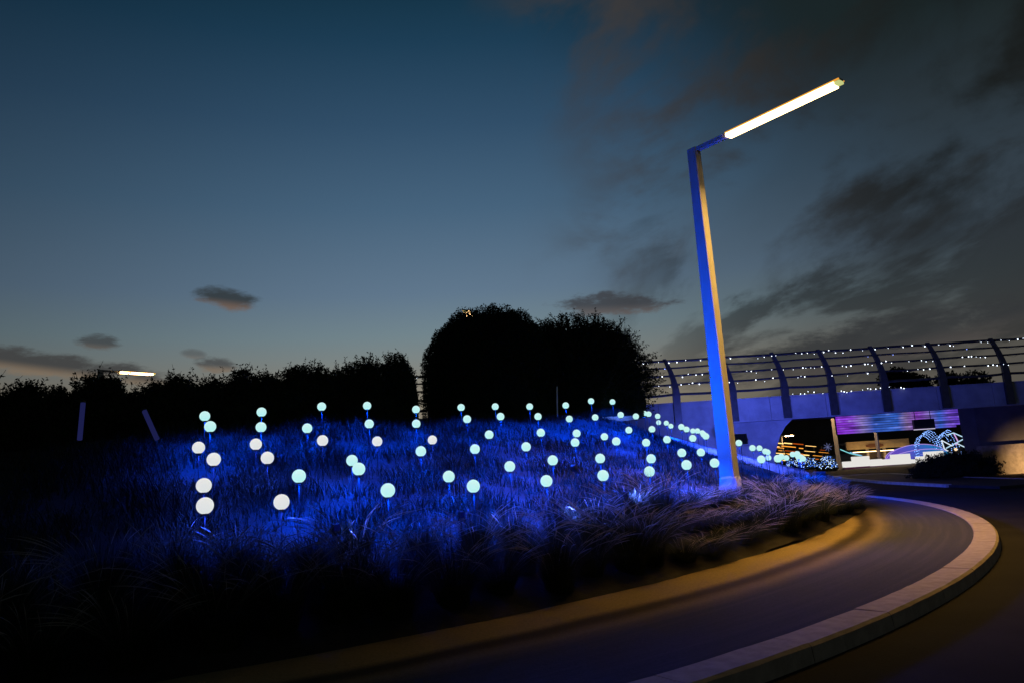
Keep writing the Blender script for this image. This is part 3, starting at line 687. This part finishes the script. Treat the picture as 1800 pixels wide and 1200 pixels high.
flood(gp(3.2, 28.6, .5), (6, 33, 3.3), 3600, 'blue floodlight between the shaggy shrub and the bridge wall', 110, .16, (.085, .13, 1))
flood(gp(10.6, 26.6, .5), (16.5, 33, 3.7), 850, 'blue floodlight at the far right end of the mound', 100, .16, (.07, .09, 1))
for i, (th_, rr_) in enumerate(((-56, 20.6), (-51, 20.6), (-46, 20.6), (-41, 20.6), (-36, 20.7))):
    x, y = pol(rr_, R(th_)); tx, ty = pol(rr_ + 1.5, R(th_ + 2))
    flood(gp(x, y, .50), (tx, ty, gz(tx, ty) + .78), 200, f'small low blue floodlight in the edge grasses, {ORD[i + 1]} from left', 130, .06, (.07, .12, 1))

# two dim tubes at the left and a slim marker pole
m_tube = emit('painted_blue_light', (.12, .14, .75), .09)  # blue light falling on the tubes, put in as a weak glow
for (x0, y0), (x1, y1), lab in (((146, 708), (140, 772), 'upright tube with painted blue light under the hedge at far left'), ((254, 722), (276, 771), 'leaning tube with painted blue light under the hedge near the white globes')):
    a_, b_ = at_y(x0, y0, 13.2), at_y(x1, y1, 13.0); t = thing('glow_tube', b_, lab, 'light tube')
    MB().tube([b_, a_], .042, 10).build('tube', m_tube, t); MB().tube([a_, a_.lerp(b_, -.05)], .046, 10).build('end_cap', m_black, t)
a_, b_ = at_y(979, 678, 24.5), at_y(978, 712, 24.5); b_.z = gz(b_.x, b_.y) - .1
t = thing('marker_pole', b_, 'slim pale marker pole in front of the shaggy shrub', 'pole')
MB().tube([b_, a_], .022, 8).build('shaft', mat('marker', (.7, .7, .72), .5), t); MB().sphere(a_, .03, 8, 6).build('cap', m_black, t)

# ------------------------------------------------------------------ beyond the bridge
# lit panel under the deck: rows of colour-changing tubes
pl, pr = at_y(1470, 742, 43.5), at_y(1697, 735, 43.5)
t = thing('light_screen', (pl.x, 43.5, 2.7), 'wide panel of purple and blue light tubes hanging under the bridge deck', 'light screen')
def panel_mat(seed):
    M = bpy.data.materials.new('tube_glow'); M.use_nodes = True; q = G(M.node_tree); M.node_tree.nodes.clear()
    tco = q.n('ShaderNodeTexCoord').outputs['Object']; s = q.n('ShaderNodeSeparateXYZ'); q.link(tco, s.inputs[0])
    a2 = q.noise(q.xyz(q.m('MULTIPLY', s.outputs[0], .75), seed * 3.3, 1.0), 1.0, 3, .6)
    w = q.m('ADD', q.m('DIVIDE', s.outputs[0], pr.x - pl.x), q.m('MULTIPLY', q.m('SUBTRACT', a2, .5), .05))
    c = q.ramp(w, [(0, (.36, .04, .95)), (.12, (.34, .08, .9)), (.20, (.34, .26, .75)), (.29, (.05, .14, .70)), (.40, (.07, .20, .88)), (.47, (.05, .18, .85)), (.54, (.30, .20, .50)),
                   (.63, (.30, .06, .66)), (.72, (.26, .16, .62)), (.80, (.06, .18, .88)), (.88, (.22, .10, .80)), (1, (.12, .03, .70))], 'LINEAR')
    c = q.mix(q.m('MULTIPLY', q.step(a2, .56, .78), .55), c, (.6, .55, .9))
    e = q.n('ShaderNodeEmission'); q.link(c, e.inputs[0]); q.link(q.m('ADD', .36 + .16 * math.sin(seed * 2.3), q.m('MULTIPLY', q.step(a2, .3, .75), .55)), e.inputs[1])
    o = q.n('ShaderNodeOutputMaterial'); q.link(e.outputs[0], o.inputs[0]); return M
nrow = 9; zt_, zb_ = SOF - .03, 2.62
for k in range(nrow):
    z = zb_ + (zt_ - zb_) * (k + .5) / nrow; cut = .55 * max(0, (3 - k)) ** 1.2 * .3
    MB().obox(((pl.x + pr.x - cut) / 2, 43.5, z), Vector((1, 0, 0)), Vector((0, 1, 0)), Vector((0, 0, 1)), (pr.x - pl.x - cut) / 2, .03, (zt_ - zb_) / nrow * .40).build('light_strip', panel_mat(k), t)
MB().box((pl.x - .03, 43.56, zb_), (pr.x - .9, 43.68, zt_)).build('backing', m_black, t)
p = at_y(1625, 744, 43.2); t = thing('sign_box', p, 'dark box hanging in front of the purple light panel', 'sign')
mb = MB(); mb.box((p.x - .6, 43.2, p.z - .27), (p.x + .6, 43.4, p.z + .27)); mb.build('body', m_black, t)
mb = MB(); mb.box((p.x - .65, 43.15, p.z - .33), (p.x + .55, 43.25, p.z - .285)); mb.build('lower_strip', emit('sign_strip', (.8, .75, .95), .7), t)
for sx_ in (-.45, .45): MB().tube([(p.x + sx_, 43.3, p.z + .27), (p.x + sx_, 43.3, SOF)], .02, 6).build('hanger', m_black, t)
# ceiling light under the deck
p = at_y(1400, 752, 39); t = thing('soffit_light', (p.x, 39, SOF), 'small lit batten on the dark underside of the bridge', 'light')
MB().box((p.x - .3, 38.9, SOF - .12), (p.x + .35, 39.1, SOF - .004)).build('body', m_concd, t)
MB().box((p.x - .27, 38.92, SOF - .15), (p.x + .32, 39.08, SOF - .123)).build('lens', emit('batten', (1, .7, .4), .5), t)

# far bank and trees closing the view
bank = MB(); vs = []; nx_ = 40
for i in range(nx_ + 1):
    x = 10 + 190 * i / nx_
    for yq, f_ in ((62, 0), (70, .35), (84, 1), (110, 1.1), (125, .4)): vs.append((x, yq, -.05 + f_ * max(0, (x - 27)) * .055))
bank.add(vs, [(i * 5 + j, (i + 1) * 5 + j, (i + 1) * 5 + j + 1, i * 5 + j + 1) for i in range(nx_) for j in range(4)])
tag(bank.build('bank', m_asph, None, True), 'gently rising dark bank beyond the bridge', kind='structure')
def far_tree(loc, w, h, label, dens_=4000, ls=.35):
    x, y, z = loc; t = thing('tree', loc, label, 'tree', 'dark trees beyond the bridge')
    MB().tube([(x, y, z - .1), (x + .1, y, z + h * .5), (x, y, z + h * .75)], [.28, .18, .08], 8).build('trunk', m_twig, t)
    P_ = []
    for k in range(9):
        c = np.array([x + rng.uniform(-.33, .33) * w, y + rng.uniform(-.3, .3) * w, z + h * rng.uniform(.42, .85)]); rr = rng.uniform(.2, .3) * w
        q_ = rng.normal(size=(dens_ // 9, 3)); q_ /= np.linalg.norm(q_, axis=1)[:, None]
        P_.append(c + q_ * (rr * rng.random(len(q_)) ** .4)[:, None] * np.array([1, 1, .72]))
    Vv, Ff = leaves(np.concatenate(P_), ls, .6); Vv -= np.array(loc); obj('crown', fastmesh('crown', Vv, Ff, m_leafd, 4), t)
for px_, pt_, w_, lab in ((1590, 634, 13, 'dark tree behind the bridge railing, left of the pair'), (1690, 640, 12, 'dark tree behind the bridge railing, right of the pair')):
    p = at_y(px_, pt_, 160); far_tree((p.x, 160, 0), w_, p.z, lab, 6500, .75)
# low dark hall behind everything
m_hall = mat('dark_render', (.06, .055, .05), .85, var=.3, vscale=.4)
hl = thing('hall', (70, 132, 0), 'long low dark building closing the view under the bridge', 'building')
mb = MB(); mb.box((15, 132, -.5), (150, 150, 7.5)); mb.build('wall', m_hall, hl)
mb = MB(); mb.box((14, 131, 7.5), (151, 151, 8.0)); mb.build('roof', m_black, hl)
for k in range(12):
    x = 30 + k * 7.5; mb = MB(); mb.box((x, 131.9, 4.6), (x + 3.4, 131.997, 6.2)); f_ = mb.build('window', m_black, hl)

# canopy with tan fascia and posts
A, B = at_y(1487, 776, 82), at_y(1597, 769, 82); Ab = at_y(1488, 790, 82)
t = thing('canopy', ((A.x + B.x) / 2, 82, .5), 'tan canopy fascia on slim posts behind the blue dome', 'canopy')
zc = (A.z + at_y(1597, 770, 82).z) / 2; hz_ = (A.z - Ab.z)
m_tanp = mat('tan_panel', (.50, .38, .20), .7, var=.2, vscale=2)
mb = MB(); mb.box((A.x, 82, zc - hz_), (B.x, 82.3, zc)); fas = mb.build('fascia', m_tanp, t)
mb = MB(); mb.box((A.x + .1, 82.303, zc - .25), (B.x - .1, 88, zc - .1)); mb.build('roof', m_black, t)
pe = at_y(1538, 782, 81.9)
mb = MB(); mb.prism_xz([(pe.x - .95, pe.z - .1), (pe.x - .55, pe.z - .22), (pe.x + .55, pe.z - .22), (pe.x + .95, pe.z - .1), (pe.x + .95, pe.z + .12), (pe.x + .5, pe.z + .22), (pe.x - .5, pe.z + .22), (pe.x - .95, pe.z + .12)], 81.93, 81.998)
mb.build('emblem', mat('brown_emblem', (.16, .07, .03), .6), fas)
for xq in (1525, 1555, 1594):
    p = at_y(xq, 795, 82.6); MB().box((p.x - .13, 82.5, .2), (p.x + .13, 82.76, zc - hz_ - .003)).build('post', mat('pale_post', (.7, .62, .48), .6), t)
q0, q1 = at_y(1500, 800, 84), at_y(1600, 797, 84)
MB().box((q0.x, 84, .2), (q1.x, 84.3, q0.z + .28)).build('low_wall', m_tanp, t)
mb = MB(); mb.box((A.x + .4, 81.4, zc - hz_ - .32), (B.x - .4, 81.55, zc - hz_ - .25)); mb.build('added_light_bar', emit('added_canopy_light', (1, .68, .3), 6), t)  # glowing bar added to light the fascia from below

# white light boxes in a stepped row
m_box = emit('white_box', (.78, .76, .72), 1.0); m_bxf = mat('box_base', (.25, .05, .2), .6)
for k, (x0, x1, yt, yb) in enumerate(((1487, 1504, 810, 821.5), (1504, 1531, 801, 820), (1535, 1553, 806, 819), (1554, 1575, 806, 817.5), (1573, 1603, 797, 816), (1607, 1617, 806, 814), (1617, 1631, 801, 813.5), (1631, 1661, 792, 806))):
    Yb = 68 + k * .35; a_ = at_y(x0, yb, Yb); b_ = at_y(x1, yb, Yb); zt = at_y((x0 + x1) / 2, yt, Yb).z; zb = at_y((x0 + x1) / 2, yb, Yb).z
    t = thing('light_box', ((a_.x + b_.x) / 2, Yb, zb), f'plain white glowing box, {ORD[k + 1]} from left in the row beyond the bridge', 'light box', 'white glowing boxes beyond the bridge')
    mb = MB(); mb.box((a_.x, Yb, zb + .06), (b_.x - .02, Yb + .7, zt)); mb.build('lit_body', m_box, t)
    mb = MB(); mb.box((a_.x + .04, Yb + .04, zb - .25), (b_.x - .06, Yb + .66, zb + .057)); mb.build('base', m_bxf, t)

# blue dome
c = at_y(1614, 804, 74); L0, R0 = at_y(1556, 806, 74), at_y(1668, 800, 74); tp = at_y(1618, 780, 74); rx = (R0.x - L0.x) / 2; hz_ = tp.z - c.z
t = thing('light_dome', (c.x, 74, c.z - .4), 'low blue and violet glowing dome behind the white boxes', 'dome')
def dome_mat():
    M = bpy.data.materials.new('dome_glow'); M.use_nodes = True; q = G(M.node_tree); M.node_tree.nodes.clear()
    tco = q.n('ShaderNodeTexCoord').outputs['Object']; s = q.n('ShaderNodeSeparateXYZ'); q.link(tco, s.inputs[0])
    col = q.ramp(q.m('ADD', q.m('MULTIPLY', s.outputs[0], .14), .5), [(.05, (.25, .08, .75)), (.35, (.10, .14, .80)), (.6, (.03, .24, .75)), (.95, (.02, .35, .70))], 'LINEAR')
    e = q.n('ShaderNodeEmission'); q.link(col, e.inputs[0]); e.inputs[1].default_value = .62
    o = q.n('ShaderNodeOutputMaterial'); q.link(e.outputs[0], o.inputs[0]); return M
md = dome_mat(); nrib = 9
for k in range(nrib):      # fabric gores between ribs
    mb = MB(); vs = []; n = 14
    for i in range(n + 1):
        ph = math.pi * i / n
        for th_ in (math.pi * (k + .04) / nrib, math.pi * (k + .96) / nrib):
            vs.append((c.x - rx * math.cos(ph), 74 - 2.0 * math.sin(ph) * math.cos(th_), c.z - .15 + (hz_ + .15) * math.sin(ph) * math.sin(th_)))
    mb.add(vs, [(2 * i, 2 * i + 1, 2 * i + 3, 2 * i + 2) for i in range(n)]); mb.build('gore', md, t, True)
m_rib = emit('violet_rib', (.5, .35, .95), .8)
for k in range(0, nrib, 2):
    mb = MB(); mb.tube([(c.x - rx * 1.01 * math.cos(math.pi * i / 16), 74 - 2.04 * math.sin(math.pi * i / 16) * math.cos(math.pi * k / nrib), c.z - .14 + (hz_ + .18) * math.sin(math.pi * i / 16) * math.sin(math.pi * k / nrib)) for i in range(17)], .035, 5)
    mb.build('rib', m_rib, t)
# dotted light arches
m_dot = emit('dot_blue', (.22, .42, 1), 2.2)
def arch(px0, px1, pyb, pyt, Yd, width, label, rows=5):
    a_, b_ = at_y(px0, pyb, Yd), at_y(px1, pyb - 3, Yd); tz = at_y((px0 + px1) / 2, pyt, Yd).z; zb = (a_.z + b_.z) / 2
    t = thing('light_arch', ((a_.x + b_.x) / 2, Yd, zb), label, 'light arch'); cx = (a_.x + b_.x) / 2; rx = (b_.x - a_.x) / 2
    d = MB(); fr = MB()
    for k in range(rows):
        sc_ = 1 - .16 * k / max(1, rows - 1); ln_ = [(cx - rx * sc_ * math.cos(math.pi * i / 30), Yd + width * k / rows, zb + (tz - zb) * sc_ * math.sin(math.pi * i / 30)) for i in range(31)]
        fr.tube(ln_, .012, 4)
        for i, p in enumerate(ln_):
            if rnd.random() < .85: d.sphere(Vector(p) + Vector((rnd.uniform(-.03, .03), 0, rnd.uniform(-.03, .03))), .042, 5, 3)
    fr.build('frame', m_black, t); q_ = d.build('bulbs', m_dot, t); q_['kind'] = 'stuff'; return t
arch(1616, 1663, 806, 756, 71.5, 1.6, 'tall arch dotted with blue lights, left of the star frame')
arch(1656, 1690, 800, 755, 73, 1.6, 'smaller arch dotted with blue lights behind the star frame', 4)
# neon tube frames
def neon(pts, Yd, col, name, label, cat='light sculpture', r=.05, s=1.0):
    P_ = [[at_y(x, y, Yd + .2 * k) for x, y in l] for k, l in enumerate(pts)]; lo = min((p for l in P_ for p in l), key=lambda p: p.z)
    t = thing(name, lo, label, cat)
    for k, l in enumerate(P_):
        for a_, b_ in zip(l, l[1:]): MB().tube([a_, b_], r, 6).build('neon_tube', emit('neon_%d_%d_%d' % tuple(int(v * 99) for v in col[k % len(col)]), col[k % len(col)], s), t)
    MB().tube([lo - Vector((0, 0, .5)), lo], .04, 6).build('stand', m_black, t); return t
neon([[(1673, 796), (1660, 788), (1655, 773), (1674, 783)], [(1663, 787), (1697, 769), (1676, 760), (1664, 764)], [(1676, 760), (1684, 775), (1680, 781)], [(1681, 778), (1700, 787)]], 70.5,
     [(.75, .85, .95), (.5, .75, .95), (.7, .4, .8), (.6, .8, .95)], 'star_frame', 'crossed white and blue neon star frame above the dark shrub')
neon([[(1698, 770), (1705, 766), (1712, 763)], [(1695, 773), (1709, 765)]], 71, [(.25, .5, .95), (.2, .4, .9)], 'neon_streamer', 'short blue neon streamer at right end of the lights', r=.04)
neon([[(1477, 789), (1494, 796), (1512, 800)], [(1494, 794), (1515, 800)]], 69.5, [(.25, .75, .8), (.2, .5, .85)], 'neon_slide', 'slanting turquoise neon bar beside the stout tan post', r=.045, s=.9)
# pale blue starburst on a stem
p = at_y(1455, 785, 75); t = thing('starburst', (p.x, 75, p.z - 1), 'pale blue starburst on a stem among the amber lights', 'light sculpture')
mS = emit('starburst', (.25, .28, .6), .5)
for k in range(4):
    a_ = R(90 + 45 * k + 8); d = Vector((math.cos(a_), 0, math.sin(a_))); MB().tube([p - d * .42, p + d * .42], .025, 5).build('spoke', mS, t)
MB().tube([(p.x, 75, p.z - 1.1), (p.x, 75, p.z - .42)], .02, 5).build('stem', m_steel, t)
# warm bulb
p = at_y(1680, 789, 70); t = thing('warm_lantern', p, 'small round warm lantern at the foot of the star frame', 'lantern')
MB().sphere(p, .14, 12, 8).build('globe', emit('warm_globe', (1, .72, .42), 1.2), t); MB().tube([p - Vector((0, 0, .9)), p - Vector((0, 0, .12))], .03, 6).build('stand', m_black, t)
for k, x in enumerate((1702, 1707, 1711)):
    a_, b_ = at_y(x, 773, 72), at_y(x + .5, 784, 72); t = thing('light_post', b_, f'short amber light post right of the star frame, {ORD[k + 1]} from left', 'light post', 'amber light posts')
    MB().tube([b_ - Vector((0, 0, .4)), a_], .06, 6).build('shaft', emit('amber_post', (1, .62, .2), .6), t); MB().sphere(a_, .07, 8, 5).build('cap', m_black, t)

# amber light rows at the left of the opening
mA = [emit('amber_a', (1, .36, .04), 1.3), emit('amber_b', (1, .58, .18), 2.0), emit('amber_c', (.7, .11, .01), .7), emit('amber_d', (.9, .2, .02), .9)]
def amber(px0, px1, ys, Yd, label):
    a_ = at_y(px0, 812, Yd); t = thing('light_fence', (a_.x, Yd, 0), label, 'light fence')
    for yv in ys:
        x = px0 + rnd.uniform(0, 4)
        while x < px1 - 5:
            l = rnd.uniform(4, 26); e_ = min(x + l, px1)
            drop = (x - px0) * .10 + rnd.uniform(-3, 3)
            p, q_ = at_y(x, yv + drop, Yd + rnd.uniform(-.4, .4)), at_y(e_, yv + drop + (e_ - x) * .09, Yd + .2)
            MB().tube([p, q_], rnd.uniform(.02, .055), 5).build('glow_tube', mA[rnd.choice([0, 0, 1, 2, 2, 3])], t); x = e_ + rnd.uniform(1, 7)
    for xq in np.arange(px0 + 4, px1, 14):
        p = at_y(xq, 785, Yd + .6); MB().tube([(p.x, Yd + .6, 0), p + Vector((0, 0, .1))], .05, 6).build('post', m_black, t)
    return t
amber(1352, 1412, [776, 781, 786, 791, 796, 801, 806], 78, 'rows of streaky amber light tubes behind the far mint globes')
amber(1412, 1457, [784, 790, 796, 801], 82, 'rows of streaky amber light tubes left of the stout tan post')
# shrub wrapped in blue-white twinkle lights
def twinkle(px0, px1, pyt, pyb, Yd, label, nb, cols):
    a_, b_ = at_y(px0, pyb, Yd), at_y(px1, pyb, Yd); zt = at_y((px0 + px1) / 2, pyt, Yd).z; zb = (a_.z + b_.z) / 2; cx, rx = (a_.x + b_.x) / 2, (b_.x - a_.x) / 2
    t = thing('twinkle_shrub', (cx, Yd, zb), label, 'shrub', 'shrubs with twinkle lights')
    n = 2500; P_ = rng.normal(size=(n, 3)); P_ /= np.linalg.norm(P_, axis=1)[:, None]; P_ = np.array([cx, Yd, zb]) + P_ * np.array([rx, 1.0, zt - zb]) * (rng.random(n) ** .3)[:, None]; P_[:, 2] = np.maximum(P_[:, 2], zb - .1)
    Vv, Ff = leaves(P_, .16); Vv -= np.array(t.location); obj('foliage', fastmesh('foliage', Vv, Ff, m_leafd, 4), t)
    for ci, cm_ in enumerate(cols):
        d = MB()
        for _ in range(nb):
            th_ = rnd.uniform(math.pi, 2 * math.pi); ph = math.asin(rnd.random()); rr = rnd.uniform(.75, 1.03)
            d.sphere((cx + rx * rr * math.cos(ph) * math.cos(th_), Yd + rr * math.cos(ph) * math.sin(th_), zb + (zt - zb) * rr * math.sin(ph)), rnd.uniform(.022, .045), 5, 3)
        q_ = d.build('bulbs', cm_, t); q_['kind'] = 'stuff'
    return t
tb = [emit('twinkle_w', (.6, .8, 1), 1.6), emit('twinkle_b', (.08, .25, 1), 1.6)]
twinkle(1378, 1404, 806, 819, 66, 'shrub with blue twinkle lights beneath the far mint globes', 45, tb)
twinkle(1402, 1440, 802, 820, 67, 'middle shrub with blue twinkle lights below the amber tubes', 70, tb)
twinkle(1436, 1472, 800, 822, 66, 'shrub with blue twinkle lights left of the stout tan post', 80, tb)
tv = [emit('twinkle_v', (.4, .2, .9), .9)]
twinkle(1698, 1722, 776, 788, 71, 'shrub with violet lights beside the tan plinth wall', 60, tv)
# dark shrub on the right verge
bush('verge_shrub', 'low dark shrub on the verge in front of the tan plinth wall', 'shrub', 1612, 1750, 799, 836, 36.9, 14000, .10, (260, .42, 12, .05), .2, 2.0, .11)

# splitter island with pale kerbs
isl = [(16.9, 30.0), (17.35, 36.0), (18.6, 43.0), (20.0, 48.2), (20.9, 48.6), (22.6, 47.9), (23.0, 47.0), (22.3, 43.4), (20.9, 35.6), (20.45, 30.6), (20.3, 28.0), (17.0, 27.0)]
sp_ = thing('splitter_island', (19.5, 38, 0), 'flat dark traffic island with thin pale kerb edges under the bridge', 'traffic island')
MB().prism_xy(isl, 0.004, .10).build('surface', m_asph, sp_)
mK = mat('painted_kerb', (.75, .72, .68), .6, var=.3, vscale=3)
for (x0, y0), (x1, y1) in zip(isl[:9], isl[1:10]):
    d = Vector((x1 - x0, y1 - y0, 0)); l = d.length; d.normalize(); k = max(1, round(l / 3)); s = Vector((-d.y, d.x, 0))
    for i in range(k):
        c = Vector((x0, y0, .063)) + d * (l * (i + .5) / k); MB().obox(c, d, s, Vector((0, 0, 1)), l / k / 2 - .006, .11, .060).build('kerb_stone', mK, sp_)
# warm uplights added to brighten the tan plinth wall
for k, xq in enumerate((25.7, 29.4)):
    t = thing('added_uplight', (xq, 34.6, 0), ['small added warm uplight hidden behind the verge shrub', 'small added warm uplight before the tan plinth wall, farther from the opening'][k], 'uplight', 'added warm uplights at the plinth wall')
    MB().tube([(xq, 34.6, 0), (xq, 34.6, .14)], [.09, .1], 12).build('housing', m_black, t)
    spot(t, (xq, 34.6, .2), (xq + .4, 38.1, .15), 980, (1, .62, .30), 72, 1.0, .05)
